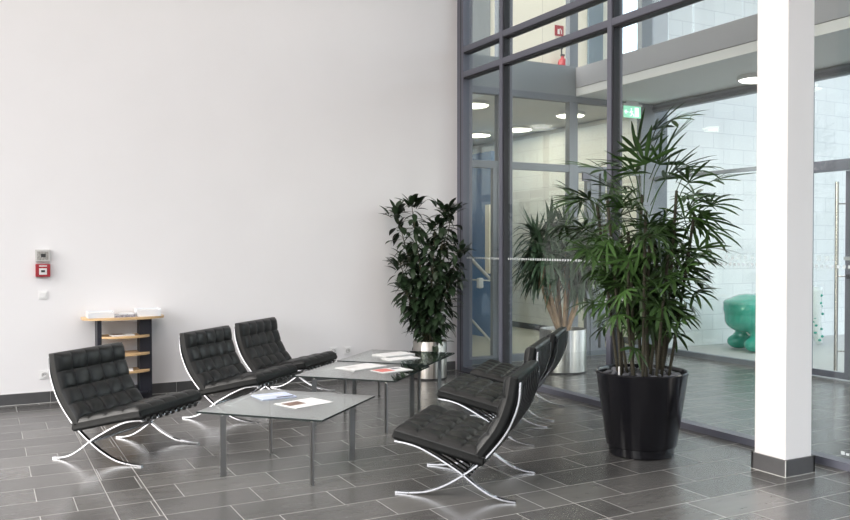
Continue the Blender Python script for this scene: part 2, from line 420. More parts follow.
# stairs with handrails seen through the first bay
sr = thing('stair_railing', 'sloping metal stair handrails seen through the narrowest glass bay', 'railing', (0, 0, 0))
link('handrail', tube(bmesh.new(), [(.60, 1.0, 1.61), (1.35, 1.0, .93)], .024, 10), M['grey'], sr, True)
link('handrail', tube(bmesh.new(), [(.62, 1.0, .74), (1.30, 1.0, .06)], .018, 10), M['grey'], sr, True)
for x, z in ((.66, 1.55), (1.27, 1.0)): link('baluster', tube(bmesh.new(), [(x, 1.0, 0), (x, 1.0, z)], .014, 8), M['steel'], sr, True)
link('crossbar', tube(bmesh.new(), [(.66, .97, 1.125), (1.27, .97, 1.085)], .011, 8), M['grey'], sr, True)
t = tag(link('white_bag', B(-.045, .045, -.03, .03, -.09, .06, bev=.02), M['paper'], None, True, loc=(.93, .94, 1.08)), 'small white bag hanging on the stair crossbar in narrowest glass bay', 'bag')

# upper gallery behind the spandrel
struct('wall_gallery', B(-.2, 3.9, 1.6, 1.7, 4.16, HH + 1), M['cream'])
struct('floor_gallery', B(-.2, 3.9, YP + .09, 1.6, 4.12, 4.16), M['lfloor'])
struct('ceiling_gallery', B(-.2, 3.9, YP - .02, 1.7, HH + 1, HH + 1.1), M['ceil'])
struct('door_4', B(-.1, 1.50, 1.57, 1.598, 4.16, 8.0), M['spandrel'])
struct('door_3', B(3.40, 3.70, 1.56, 1.598, 4.16, 6.4), mat('grey_blue_door', (.15, .21, .26), .5))
struct('ceiling_hall_gallery', B(0.2, 3.9, -9.5, YP - .02, HH + 1, HH + 1.1), M['ceil'])

# outer court: tiled wall, floor
struct('wall_court', B(3.92, 13, .45, .65, 0, 8.2), M['tileX'])
struct('floor_court', B(3.62, 13, -14.5, .45, -.12, -.0004), M['lfloor'])

struct('court_light_block', B(3.92, 13, -4.2, .65, 8.2, 8.4), M['ceil'])  # unseen slab added to hold part of the daylight off the court

# ------------------------------------------------------------------ ceiling lights
def ceiling_light(x, y, z, r, label, m='lamp'):
    t = thing('ceiling_light', label, 'ceiling light', (x, y, z), group='round flat lamps beyond the glass wall')
    link('lamp_housing', lathe(bmesh.new(), [(0, 0), (r, 0), (r, -.05), (r - .012, -.055), (r - .02, -.045), (0, -.045)], 40), M['white'], t, 'auto')
    link('diffuser', lathe(bmesh.new(), [(0, -.046), (r - .02, -.046), (r - .03, -.062), (r - .07, -.072), (0, -.076)], 40), M[m], t, True)
ceiling_light(1.12, 1.45, 3.76, .25, 'round corridor ceiling lamp at top of narrowest glass bay')
ceiling_light(2.95, 4.3, 3.76, .26, 'round corridor ceiling lamp above the blue wall, lower of two in narrowest bay')
ceiling_light(3.2, 3.3, 3.76, .26, 'round corridor ceiling lamp low at the left edge of second glass bay')
ceiling_light(3.02, 1.55, 3.76, .24, 'round corridor ceiling lamp crossed by the grey partition post')
ceiling_light(3.22, -1.95, 3.745, .22, 'round ceiling lamp under the gallery soffit just left of white column', 'lampc')
ceiling_light(3.22, -5.2, 3.745, .22, 'round ceiling lamp under the gallery soffit to the right of column', 'lampc')

# exit signs
def exit_sign(x, y, z, w, label):
    t = thing('exit_sign', label, 'exit sign', (x, y, z))
    link('housing', B(-w / 2 - .01, w / 2 + .01, 0, .05, w * .52, w * .62), M['white'], t)
    link('bracket', B(-w * .35, w * .35, .015, .035, w * .62, w * .85), M['white'], t)
    link('sign_panel', B(-w / 2, w / 2, .02, .03, 0, w * .52), M['exitg'], t)
    bm = bmesh.new()
    s = w * .5
    # running figure, arrow and doorway in white
    lathe_c = (0, 0, 0)
    box(bm, s * .28, s * .72, .0165, .0195, s * .12, s * .92)                        # doorway
    tube(bm, [(-s * .18, .018, s * .62), (-s * .05, .018, s * .38)], s * .06, 6)      # torso
    tube(bm, [(-s * .05, .018, s * .38), (s * .12, .018, s * .30), (s * .16, .018, s * .12)], s * .035, 6)
    tube(bm, [(-s * .05, .018, s * .38), (-s * .16, .018, s * .2), (-s * .3, .018, s * .16)], s * .035, 6)
    tube(bm, [(-s * .16, .018, s * .6), (s * .06, .018, s * .56)], s * .03, 6)
    tube(bm, [(-s * .18, .018, s * .58), (-s * .34, .018, s * .42)], s * .03, 6)
    tube(bm, [(-s * .16, .018, s * .76), (-s * .13, .018, s * .8)], s * .075, 8)
    tube(bm, [(-s * .5, .018, s * .5), (-s * .85, .018, s * .5)], s * .04, 6)
    tube(bm, [(-s * .72, .018, s * .66), (-s * .88, .018, s * .5), (-s * .72, .018, s * .34)], s * .04, 6)
    link('pictogram', bm, M['exitw'], t)
    return t
exit_sign(3.12, .18, 3.50, .33, 'green lit exit sign hanging under the gallery soffit above the tall palm')
exit_sign(2.55, 4.95, 3.42, .30, 'small green lit exit sign hanging deep in the corridor')

# fire extinguisher and its sign upstairs
t = thing('fire_extinguisher', 'red fire extinguisher on the upper gallery wall seen between two transoms', 'fire extinguisher', (2.80, 1.47, 4.16))
link('cylinder', lathe(bmesh.new(), [(0, .0), (.07, 0), (.078, .02), (.078, .36), (.06, .41), (.025, .44), (.025, .47), (0, .47)], 24), M['red'], t, 'auto')
link('valve', B(-.03, .03, -.02, .02, .47, .50, bev=.004), M['gasket'], t)
link('hose', tube(bmesh.new(), spline([(-.02, 0, .49), (-.03, -.02, .58), (.03, -.04, .62), (.09, -.03, .55), (.10, -.02, .40), (.09, -.02, .25)], 6), .012, 8), M['gasket'], t, True)
link('wall_bracket', B(-.03, .03, .06, .13, .2, .24), M['gasket'], t)
t = tag(link('fire_sign', B(0, .17, 0, .008, 0, .17), M['red'], None, loc=(2.74, 1.59, 4.98)), 'small square red fire sign on the cream gallery wall above the extinguisher', 'sign')
bm = bmesh.new(); box(bm, .05, .09, -.003, -.0002, .03, .11); tube(bm, [(.095, -.002, .12), (.125, -.002, .09), (.125, -.002, .04)], .007, 6)
link('pictogram', bm, M['paper'], t)

# ------------------------------------------------------------------ wall devices on back wall
def wx(x): return x
t = thing('warning_device', 'pale grey square alarm sounder at the top of the wall devices', 'alarm', (-4.873, 0, 1.503))
link('housing', B(-.07, .07, -.045, 0, -.062, .062, bev=.006), M['grey'], t)
link('face_panel', B(-.052, .052, -.048, -.0445, -.046, .042), mat('grille_grey', (.32, .31, .29), .6, noise=.4, nscale=60), t)
link('window', B(-.018, .026, -.051, -.0475, -.016, .018), M['dark'], t)
t = thing('fire_call_point', 'red square fire alarm call point on white wall under the grey sounder', 'call point', (-4.873, 0, 1.352))
link('housing', B(-.068, .068, -.05, 0, -.065, .065, bev=.007), M['red'], t)
link('inset', B(-.036, .036, -.053, -.0495, -.042, .022), M['paper'], t)
link('button', B(-.018, .018, -.058, -.0525, -.018, .004, bev=.002), M['dark'], t)
link('lettering', B(-.036, .036, -.0512, -.0498, .040, .052), M['paper'], t)
t = thing('light_switch', 'small square white light switch below the red call point', 'switch', (-4.873, 0, 1.100))
link('plate', B(-.042, .042, -.009, 0, -.042, .042, bev=.003), M['socket'], t)
link('rocker', B(-.028, .028, -.014, -.0085, -.028, .028, bev=.003), M['socket'], t)
def socket(x, z, label, g=None):
    t = thing('wall_socket', label, 'socket', (x, 0, z), group=g)
    link('plate', B(-.045, .045, -.01, 0, -.045, .045, bev=.003), M['socket'], t)
    link('ring', lathe(bmesh.new(), [(.026, 0), (.026, .012), (.020, .012), (.018, -.003), (0, -.003)], 24), M['grey'], t, 'auto').matrix_local = Matrix.Translation((0, -.0105, 0)) @ Matrix.Rotation(PI / 2, 4, 'X') @ Matrix.Translation((0, 0, -.002))
    for s in (-1, 1): link('contact', tube(bmesh.new(), [(s * .0095, -.0075, 0), (s * .0095, -.0115, 0)], .0035, 8), M['dark'], t)
socket(-4.865, .290, 'single white wall socket low on wall left of the nearest left chair')
socket(-1.715, .345, 'left one of the two white wall sockets above the glass tables')
socket(-1.53, .338, 'right one of the two white wall sockets above the glass tables')

# ------------------------------------------------------------------ lounge chair
BACK = [(-.028, .755), (-.018, .63), (.024, .505), (.079, .406), (.167, .296), (.256, .212), (.335, .152), (.44, .085), (.566, .030), (.69, .010), (.79, .006)]
SEAT = [(.795, .338), (.70, .325), (.62, .303), (.53, .262), (.437, .212), (.373, .175), (.335, .150), (.256, .092), (.167, .040), (.08, .014), (.0, .006)]
OX = .395
def curve_map(pts):
    P = spline(pts, 8); ds = [0]
    for a, b in zip(P, P[1:]): ds.append(ds[-1] + (b - a).length)
    def f(x, z, sgn):
        x0 = min(max(x, 0), ds[-1] - 1e-6)
        i = max(k for k in range(len(ds) - 1) if ds[k] <= x0)
        t = (x0 - ds[i]) / (ds[i + 1] - ds[i]); d = (P[i + 1] - P[i]).normalized()
        a = P[max(i - 1, 0)]; b = P[min(i + 2, len(P) - 1)]; d = (b - a).normalized()
        n = Vector((-d.y, d.x)) * sgn; q = P[i].lerp(P[i + 1], t) + d * (x - x0) + n * z
        return q
    return f, ds[-1]
def cushion_mesh(nu, nv, W, Lh, T, amp=.020):
    """local: u across (y), v along (x), thickness z up."""
    sub = [0, .05, .12, .25, .42, .58, .75, .88, .95]
    us = [(i + s) / nu for i in range(nu) for s in sub] + [1]; vs = [(i + s) / nv for i in range(nv) for s in sub] + [1]
    bm = bmesh.new()
    def edge(a, L_):
        d = min(a, 1 - a) * L_; r = .035
        return 1 - (1 - min(d / r, 1)) ** 2.2
    def P(u, v, top=True):
        a = (u * nu) % 1; b = (v * nv) % 1
        bul = (max(0, math.sin(PI * a)) * max(0, math.sin(PI * b))) ** .36
        du = abs(u * nu - round(u * nu)) / nu * W; dv = abs(v * nv - round(v * nv)) / nv * Lh
        dim = math.exp(-(du * du + dv * dv) / (.022 ** 2)) * .010
        if round(u * nu) in (0, nu) or round(v * nv) in (0, nv): dim = 0
        e = edge(u, W) * edge(v, Lh)
        z = T - .022 + .022 * e + amp * bul * (.35 + .65 * e) - amp - dim
        # slight pinch of the outline at seams
        return Vector((v * Lh, (u - .5) * W, z))
    grid = [[bm.verts.new(P(u, v)) for v in vs] for u in us]
    nU, nV = len(us), len(vs)
    for i in range(nU - 1):
        for j in range(nV - 1): bm.faces.new((grid[i][j], grid[i + 1][j], grid[i + 1][j + 1], grid[i][j + 1]))
    # rim loop
    loop = [(i, 0) for i in range(nU)] + [(nU - 1, j) for j in range(1, nV)] + [(i, nV - 1) for i in range(nU - 2, -1, -1)] + [(0, j) for j in range(nV - 2, 0, -1)]
    cen = Vector((Lh / 2, 0, 0)); prev = [grid[i][j] for i, j in loop]
    for dz, out in ((-.006, .004), (-.012, 0), (-.5 * (T - .05) - .012, .006), (None, 0), ('b', -.02)):
        ring = []
        for v0, (i, j) in zip([grid[i][j] for i, j in loop], loop):
            base = v0.co.copy(); o = Vector((0, 0, 0))
            if j == 0: o.x = -1
            if j == nV - 1: o.x = 1
            if i == 0: o.y = -1
            if i == nU - 1: o.y = 1
            base += o * out
            if dz is None: base.z = .008
            elif dz == 'b': base.z = 0
            else: base.z = base.z + dz
            ring.append(bm.verts.new(base))
        n = len(ring)
        for k in range(n): bm.faces.new((prev[k], ring[k], ring[(k + 1) % n], prev[(k + 1) % n]))
        prev = ring
    bm.faces.new(prev)
    return bm

def button_positions(nu, nv, W, Lh, T, amp=.020):
    return [(j / nv * Lh, (i / nu - .5) * W, T - amp - .009) for i in range(1, nu) for j in range(1, nv)]

def make_chair():
    t = thing('lounge_chair', 'x', 'chair', group='black tufted lounge chairs around the glass tables')
    bk = [Vector((p[0] - OX, p[1])) for p in spline(BACK, 5)]; se = [Vector((p[0] - OX, p[1])) for p in spline(SEAT, 5)]
    for s in (-1, 1):
        link('back_frame', sweep_flat(bmesh.new(), bk, s * .360, .028, .010), M['chrome'], t, 'auto')
        link('seat_frame', sweep_flat(bmesh.new(), se, s * .360, .028, .010), M['chrome'], t, 'auto')
    for (x, z) in ((-.018, .715), (.772, .328), (.335, .150)):
        link('crossbar', B(x - OX - .007, x - OX + .007, -.341, .341, z - .009, z + .009, bev=.002), M['chrome'], t, 'auto')
    # straps over the cross bars
    nst = 9
    sb = [p for p in bk if p.y > .27]; ss = [p for p in se if p.x + OX > .30]
    for k in range(nst):
        y = -.30 + .6 * k / (nst - 1)
        link('back_strap', sweep_flat(bmesh.new(), sb, y, .036, .005, 0), M['strap'], t)
    for k in range(nst):
        y = -.30 + .6 * k / (nst - 1)
        end = [Vector((.800 - OX, .318)), Vector((.803 - OX, .340)), Vector((.795 - OX, .352))]
        link('seat_strap', sweep_flat(bmesh.new(), end + ss[1:], y, .036, .005, 0), M['strap'], t)
    # cushions bent to the curve of the frame
    W = .778; res = []
    for nm, cv, T, sgn in (('seat_cushion', [(.208, .216), (.36, .252), (.58, .304), (.803, .352)], .108, 1),
                           ('back_cushion', [(.206, .262), (.158, .326), (.086, .425), (.038, .525), (.000, .645), (-.022, .785)], .100, -1)):
        f, Ln = curve_map(cv); bm = cushion_mesh(5, 4, W, Ln, T)
        for v in bm.verts:
            q = f(v.co.x, v.co.z, sgn); v.co = Vector((q.x - OX, v.co.y, q.y))
        res.append((link(nm, bm, M['leather'], t, True), f, Ln, T, sgn))
    bmB = lathe(bmesh.new(), [(0, .006), (.006, .005), (.010, .002), (.011, 0)], 12); me = None
    for par, f, Lh, T, sgn in res:
        for q in button_positions(5, 4, W, Lh, T):
            if me is None:
                o = link('button', bmB, M['leather'], par, True); me = o.data
            else:
                o = bpy.data.objects.new('button', me); COL.objects.link(o); o.parent = par
            c0 = f(q[0], q[2], sgn); c1 = f(q[0], q[2] + .01, sgn); n = (c1 - c0).normalized()
            o.location = (c0.x - OX, q[1], c0.y); o.rotation_euler = (0, math.atan2(n.x, n.y), 0)
    return t
CH_ = [
    ((-4.420, -2.507), -46.2, 'black tufted lounge chair nearest the left edge, in front of the shelf rack'),
    ((-3.243, -1.460), -46.2, 'black tufted lounge chair standing between the two other left chairs'),
    ((-2.525, -.72), -46.2, 'black tufted lounge chair of the left row nearest the wall sockets'),
    ((-2.525, -4.495), 135.2, 'black tufted lounge chair on the right, nearest the camera, showing its chrome side'),
    ((-1.552, -3.32), 135.2, 'black tufted lounge chair on the right, middle one of its row'),
    ((-.83, -2.62), 135.2, 'black tufted lounge chair on the right, nearest the glass wall'),
]
proto = make_chair()
for i, ((x, y), a, lab) in enumerate(CH_):
    o = proto if i == 0 else copy_tree(proto)
    o.location = (x, y, 0); o.rotation_euler = (0, 0, math.radians(a)); o['label'] = lab

# ------------------------------------------------------------------ glass coffee tables
TH = .47
def make_table():
    t = thing('coffee_table', 'x', 'coffee table', group='square glass coffee tables')
    bm = B(-.47, .47, -.468, .468, TH - .013, TH)
    top = link('glass_top', bm, M['tglass'], t)
    top.data.materials.append(M['tglassedge'])
    for p in top.data.polygons:
        if abs(p.normal.z) < .5: p.material_index = 1
    for k in range(4):
        a = PI / 4 + k * PI / 2; c = Vector((math.cos(a), math.sin(a), 0)) * .48
        l = link('leg', B(-.02, .02, -.006, .006, 0, TH - .045), M['legsteel'], t); l.location = c; l.rotation_euler = (0, 0, a)
        f = link('fitting', lathe(bmesh.new(), [(0, 0), (.007, 0), (.007, .026), (.022, .028), (.022, .032), (0, .032)], 16), M['steel'], l, 'auto'); f.location = (0, 0, TH - .045)
    return t
pt = make_table()
for i, ((x, y), dz, lab) in enumerate([((-3.472, -3.585), 0, 'square glass coffee table nearest the camera with a white leaflet on it'),
                       ((-2.36, -2.39), 0, 'square glass coffee table in the middle, with a red printed brochure'),
                       ((-1.665, -1.665), 0, 'square glass coffee table farthest back, beside the steel planter')]):
    o = pt if i == 0 else copy_tree(pt)
    o.location = (x, y, dz); o.rotation_euler = (0, 0, math.radians(-46)); o['label'] = lab

# papers: corners on table height given as ground-plane quads
def quad_sheet(name, q, z, th, m, parent=None):
    bm = bmesh.new()
    lo = [bm.verts.new((x, y, z)) for x, y in q]; hi = [bm.verts.new((x, y, z + th)) for x, y in q]
    bm.faces.new(lo[::-1]); bm.faces.new(hi)
    for k in range(4): bm.faces.new((lo[k], lo[(k + 1) % 4], hi[(k + 1) % 4], hi[k]))
    return link(name, bm, m, parent)
def sub(q, u0, u1, v0, v1):
    q = [Vector(p) for p in q]
    f = lambda u, v: (q[0] * (1 - u) + q[1] * u) * (1 - v) + (q[3] * (1 - u) + q[2] * u) * v
    return [tuple(f(u, v)) for u, v in ((u0, v0), (u1, v0), (u1, v1), (u0, v1))]
def rect(cx, cy, w, h, a):
    a = math.radians(a); c, s = math.cos(a), math.sin(a)
    return [(cx + x * c - y * s, cy + x * s + y * c) for x, y in ((-w / 2, -h / 2), (w / 2, -h / 2), (w / 2, h / 2), (-w / 2, h / 2))]
Z0 = TH + .0005
q = rect(-3.385, -3.64, .34, .25, 18)
s1 = tag(quad_sheet('leaflet', q, Z0, .004, M['paper']), 'open white leaflet with a brown photo lying on the nearest glass table', 'leaflet')
quad_sheet('printed_photo', sub(q, .07, .5, .38, .82), Z0 + .0042, .0006, M['photo'], s1)
quad_sheet('printed_text', sub(q, .58, .92, .40, .44), Z0 + .0042, .0005, M['grey'], s1)
q = rect(-3.49, -3.27, .27, .23, 5)
s1 = tag(quad_sheet('brochure', q, Z0, .006, M['bluepaper']), 'pale blue brochure behind the white leaflet on the nearest glass table', 'brochure')
quad_sheet('printed_band', sub(q, .45, .95, .05, .22), Z0 + .0062, .0005, M['ink'], s1)
quad_sheet('printed_text', sub(q, .1, .8, .55, .65), Z0 + .0062, .0005, M['paper'], s1)
q = rect(-2.31, -2.20, .42, .26, 20)
s1 = tag(quad_sheet('magazine', q, Z0, .008, M['paper']), 'open white magazine lying flat on the middle glass table', 'magazine')
quad_sheet('printed_text', sub(q, .12, .42, .5, .72), Z0 + .0082, .0005, M['grey'], s1)
q = rect(-2.14, -2.50, .32, .22, 12)
s1 = tag(quad_sheet('brochure', q, Z0, .005, M['paper']), 'white brochure with a red print on the middle glass table', 'brochure')
quad_sheet('printed_cover', sub(q, .03, .5, .25, .95), Z0 + .0052, .0005, M['redprint'], s1)
quad_sheet('printed_band', sub(q, .6, .9, .6, .8), Z0 + .0052, .0005, M['ink'], s1)
q = rect(-1.66, -1.55, .38, .24, 12)
s1 = tag(quad_sheet('magazine', q, Z0, .012, M['paper']), 'closed white magazine on the farthest glass table, topmost sheet', 'magazine')
q = rect(-1.72, -1.84, .36, .18, 8)
s1 = tag(quad_sheet('leaflet', q, Z0, .006, M['paper']), 'white folded leaflet on the farthest glass table, in front of the magazine', 'leaflet')

# ------------------------------------------------------------------ magazine shelf rack
t = thing('shelf_rack', 'brochure rack with rounded beech shelves between black uprights', 'shelf rack', (-4.115, -.03, 0))
def halfround(bm, hw, d0, d1, z0, z1, seg=24):
    pts = [(-hw, 0)] + [(-hw * math.cos(PI * k / seg), -d0 - (d1 - d0) * math.sin(PI * k / seg)) for k in range(seg + 1)] + [(hw, 0)]
    lo = [bm.verts.new((x, y, z0)) for x, y in pts]; hi = [bm.verts.new((x, y, z1)) for x, y in pts]
    bm.faces.new(lo); bm.faces.new(hi[::-1]); n = len(pts)
    for k in range(n): bm.faces.new((lo[k], hi[k], hi[(k + 1) % n], lo[(k + 1) % n]))
    return bm
link('top_board', halfround(bmesh.new(), .405, .14, .34, .842, .866), M['wood'], t)
link('upright', B(-.270, -.228, -.22, -.02, 0, .842), M['navy'], t)
link('upright', B(.150, .272, -.19, -.02, 0, .842), M['navy'], t)
for z in (.652, .470, .290): link('shelf', halfround(bmesh.new(), .238, .20, .33, z, z + .020), M['wood'], t, loc=(.008, 0, 0))
link('shelf', halfround(bmesh.new(), .238, .20, .30, .06, .082), M['navy'], t, loc=(.008, 0, 0))
SX, SY = -4.115, -.03
def tray(x, y, w, d, h, label):
    t = thing('brochure_tray', label, 'tray', (x, y, .8665))
    bm = bmesh.new(); box(bm, -w / 2, w / 2, -d / 2, d / 2, 0, .006); box(bm, -w / 2, -w / 2 + .004, -d / 2, d / 2, .006, h)
    box(bm, w / 2 - .004, w / 2, -d / 2, d / 2, .006, h); box(bm, -w / 2 + .004, w / 2 - .004, d / 2 - .004, d / 2, .006, h); box(bm, -w / 2 + .004, w / 2 - .004, -d / 2, -d / 2 + .004, .006, h * .85)
    link('tray_body', bm, M['acrylic'], t)
    link('paper_stack', B(-w / 2 + .006, w / 2 - .006, -d / 2 + .006, d / 2 - .006, .006, h * .8), M['paper'], t)
tray(SX - .235, SY - .15, .25, .22, .062, 'frosted tray of papers at the left end of the rack top')
tray(SX + .235, SY - .15, .24, .22, .075, 'frosted tray of papers at the right end of the rack top')
for k, (dx, dy, w, h, a, th, mm, lab) in enumerate([
    (-.045, -.17, .13, .21, 0, .020, 'greyprint', 'grey printed brochure stack on the rack top beside the left tray'),
    (.060, -.17, .07, .20, 0, .026, 'greyprint', 'grey printed brochure stack on the rack top beside the right tray'),
    (.02, -.17, .14, .16, -8, .010, 'paper', 'white folded leaflet lying over the brochure stacks')]):
    z = .8665 if k < 2 else .8665 + .0265
    o = tag(quad_sheet('brochure_stack' if k < 2 else 'leaflet', rect(SX + dx, SY + dy, w, h, a), z, th, M[mm]), lab, 'brochures' if k < 2 else 'leaflet')
    if k < 2: quad_sheet('cover', sub(rect(SX + dx, SY + dy, w, h, a), .1, .9, .1, .6), z + th + .0002, .0004, M['paper'], o)
for z, lab, a, mm in ((.6725, 'brochures spread on the upper shelf of the rack', 8, 'photo'), (.3105, 'white brochures on the low shelf of the rack', -10, 'paper')):
    q = rect(SX - .03, SY - .19, .22, .16, a)
    o = tag(quad_sheet('brochure_stack', q, z, .014, M['paper']), lab, 'brochures')
    quad_sheet('cover', sub(q, .05, .6, .1, .9), z + .0142, .0006, M[mm if mm == 'photo' else 'greyprint'], o)

# ------------------------------------------------------------------ plants
def rnd(a, b): return random.uniform(a, b)
def blade(bm, base, direction, up, L, W, droop=.3, seg=5, fold=.15, prof=None):
    """long leaf: base point, initial direction, drooping towards -z."""
    d = Vector(direction).normalized(); p = Vector(base); side = d.cross(Vector(up))
    if side.length < 1e-3: side = d.orthogonal()
    side.normalize(); prev = None
    for i in range(seg + 1):
        t = i / seg
        w = (prof(t) if prof else math.sin(PI * min(1, max(0, .06 + .94 * t)) ** .8)) * W / 2
        n = side.cross(d).normalized()
        row = [bm.verts.new(p - side * w + n * fold * w), bm.verts.new(p), bm.verts.new(p + side * w + n * fold * w)]
        if prev:
            bm.faces.new((prev[0], prev[1], row[1], row[0])); bm.faces.new((prev[1], prev[2], row[2], row[1]))
        prev = row
        p = p + d * (L / seg)
        d = (d + Vector((0, 0, -droop / seg))).normalized()
        side = (side - d * side.dot(d)).normalized()
palm_prof = lambda t: max(.12, min(1, .25 + t * 2.2) * (1 - t ** 5) ** .6)

# --- ficus-like shrub in steel planter by the wall
FX, FY = -.64, -.45
t = thing('potted_shrub', 'dense dark green leafy shrub growing in the steel planter by the wall corner', 'plant', (FX, FY, .38))
bmL = bmesh.new(); bmS = bmesh.new()
right = Vector((.883, -.469, 0)); fwd = Vector((.469, .883, 0))
stems = []
for (sx, sz, ex, ez, dp) in [(-.05, 0, -.40, 1.62, .05), (-.03, 0, -.22, 1.72, -.05), (0, 0, .02, 1.25, .05), (.04, 0, .26, 1.62, .0), (.06, 0, .18, 1.66, -.1), (.02, 0, -.24, 1.05, .1), (.05, 0, .34, 1.15, .02), (-.05, 0, -.36, 1.0, .0), (-.06, 0, -.30, .72, -.1), (.04, 0, .24, .8, -.1), (0, 0, .06, 1.45, -.1)]:
    a = right * sx + Vector((0, 0, sz)); b = right * ex + fwd * dp + Vector((0, 0, ez))
    m1 = a.lerp(b, .35) + right * (sx - ex) * .12 + Vector((0, 0, .06)); m2 = a.lerp(b, .7) - right * (ex) * .05
    pts = spline([a, m1, m2, b], 6); tube(bmS, pts, [.013 - .009 * i / (len(pts) - 1) for i in range(len(pts))], 6)
    stems.append(pts)
cl = lambda v: Vector((max(-.5, min(.5, v.x)), min(.30, v.y), v.z))
for pts in stems:
    n = len(pts)
    for k in range(105):
        f = .06 + .88 * (k / 80) ** .85; p = pts[min(n - 1, int(f * (n - 1)))].lerp(pts[min(n - 1, int(f * (n - 1)) + 1)], rnd(0, 1))
        a = rnd(0, 2 * PI); r = rnd(.02, .19) * (1 - .35 * f)
        hd = Vector((math.cos(a), math.sin(a), 0)); b = cl(p + hd * r + Vector((0, 0, rnd(-.04, .06))))
        if k % 2 == 0: tube(bmS, [p, b], .0025, 4, False)
        d = hd + Vector((0, 0, rnd(-1.3, .25)))
        if f > .93: d = hd * .6 + Vector((0, 0, rnd(.1, 1)))
        blade(bmL, b, d, (0, 0, 1), rnd(.12, .18), rnd(.055, .078), rnd(.3, .9), 5, .25)
for v in bmL.verts: v.co.y = min(v.co.y, -FY - .015 + .03 * (v.co.y - .3) * 0); v.co.x = min(v.co.x, -FX - .02)
link('foliage', bmL, M['leaf_dark'], t, True); link('stems', bmS, M['stem'], t, True)
link('soil', lathe(bmesh.new(), [(0, -.003), (.17, -.01), (.185, -.02), (.18, -.06), (0, -.06)], 32), M['soil'], t, True)
def steel_planter(plant, r, h):
    t = bpy.data.objects.new('planter', None); COL.objects.link(t); t.parent = plant; t.location = (0, 0, -plant.location.z)
    link('body', lathe(bmesh.new(), [(0, .022), (r, .022), (r, h - .004), (r - .003, h), (r - .010, h), (r - .012, h - .012), (r - .012, .04), (0, .04)], 64), M['potsteel'], t, 'auto')
    link('base_ring', lathe(bmesh.new(), [(0, 0), (r - .008, 0), (r - .004, .022), (0, .022)], 48), M['gasket'], t, 'auto')
steel_planter(t, .205, .46)

# --- yucca
YX, YY = 1.12, -.76
t = thing('potted_yucca', 'tall yucca with long drooping leaves in a steel cylinder planter behind the glass', 'plant', (YX, YY, .50))
steel_planter(t, .295, .55)
link('soil', lathe(bmesh.new(), [(0, .01), (.27, 0), (.278, -.02), (.27, -.06), (0, -.06)], 32), M['soil'], t, True)
bmS = bmesh.new(); bmL = bmesh.new(); bmD = bmesh.new()
heads = [(-.30, .80, .8), (-.24, .98, .95), (-.06, .80, .95), (.12, 1.08, 1.05), (.28, .85, .95), (-.34, 1.15, .8), (.05, 1.25, .8), (.36, 1.2, .8), (-.16, 1.3, .75), (.22, .68, .85)]
for hx, hz, sc in heads:
    e = right * hx + fwd * rnd(-.1, .1) + Vector((0, 0, hz)); a = right * (hx * .15) + fwd * rnd(-.05, .05)
    pts = spline([a, a.lerp(e, .5) + right * hx * .12, e], 6); tube(bmS, pts, [.027 - .010 * i / 12 for i in range(13)], 8)
    for k in range(70):
        a2 = rnd(0, 2 * PI); el = -1.1 + 2.35 * (k / 70) ** .8
        hd = Vector((math.cos(a2), math.sin(a2), 0)); d = hd * math.cos(el) + Vector((0, 0, math.sin(el)))
        b = e + Vector((0, 0, rnd(-.10, .08)))
        blade(bmL, b, d, (0, 0, 1), rnd(.46, .66) * sc, rnd(.042, .060), rnd(1.0, 2.4) if el < .95 else .2, 6, .3, lambda t_: max(.05, min(1, (t_ + .15) * 3) * (1 - t_ ** 2.5)))
    for k in range(5):
        a2 = rnd(0, 2 * PI); blade(bmD, e + Vector((0, 0, -.1)), Vector((math.cos(a2), math.sin(a2), -2.)), (0, 0, 1), .25, .02, .5, 3)
link('foliage', bmL, M['leaf_yucca'], t, True); link('stems', bmS, M['bark'], t, True); link('dry_leaves', bmD, M['bark'], t, True)

# --- lady palm in big black pot
PX, PY = -.922, -4.425
palm = thing('potted_palm', 'tall lady palm with fan leaves in a tapered glossy black planter', 'plant', (PX, PY, .595))
t = bpy.data.objects.new('planter', None); COL.objects.link(t); t.parent = palm; t.location = (0, 0, -.595)
link('body', lathe(bmesh.new(), [(0, .07), (.258, .07), (.266, .076), (.345, .615), (.350, .625), (.352, .636), (.346, .642), (.335, .640), (.328, .62), (.326, .60), (.29, .4), (0, .4)], 72), M['blackpot'], t, 'auto')
link('base_ring', lathe(bmesh.new(), [(0, 0), (.238, 0), (.246, .008), (.250, .068), (0, .068)], 64), M['blackpot'], t, 'auto')
link('water_gauge', tube(bmesh.new(), [(-.26, -.04, .58), (-.26, -.04, .69)], .006, 8), M['white'], t, True)
t = palm
link('soil', lathe(bmesh.new(), [(0, .012), (.28, .004), (.318, -.0), (.308, -.05), (0, -.05)], 40), M['soil'], t, True)
bmS = bmesh.new(); bmL = bmesh.new(); bmP = bmesh.new()
def fan(hub, axis, nb, L, W, spread, droop):
    """blades radiating around axis within a plane that contains it."""
    ax = Vector(axis).normalized(); s = ax.cross(Vector((0, 0, 1)))
    if s.length < .05: s = Vector((1, 0, 0))
    s.normalize(); s = (s + Vector((rnd(-.4, .4), rnd(-.4, .4), rnd(-.7, .7)))).normalized(); s = (s - ax * s.dot(ax)).normalized()
    n = s.cross(ax)
    for k in range(nb):
        u = (k / (nb - 1) - .5) * 2; a = u * spread
        d = ax * math.cos(a) + s * math.sin(a) + n * rnd(-.1, .1)
        blade(bmL, hub, d, n, L * (1 - .22 * abs(u)) * rnd(.85, 1.08), W * rnd(.8, 1.1), droop * rnd(.6, 1.3), 5, .25, palm_prof)
canes = []
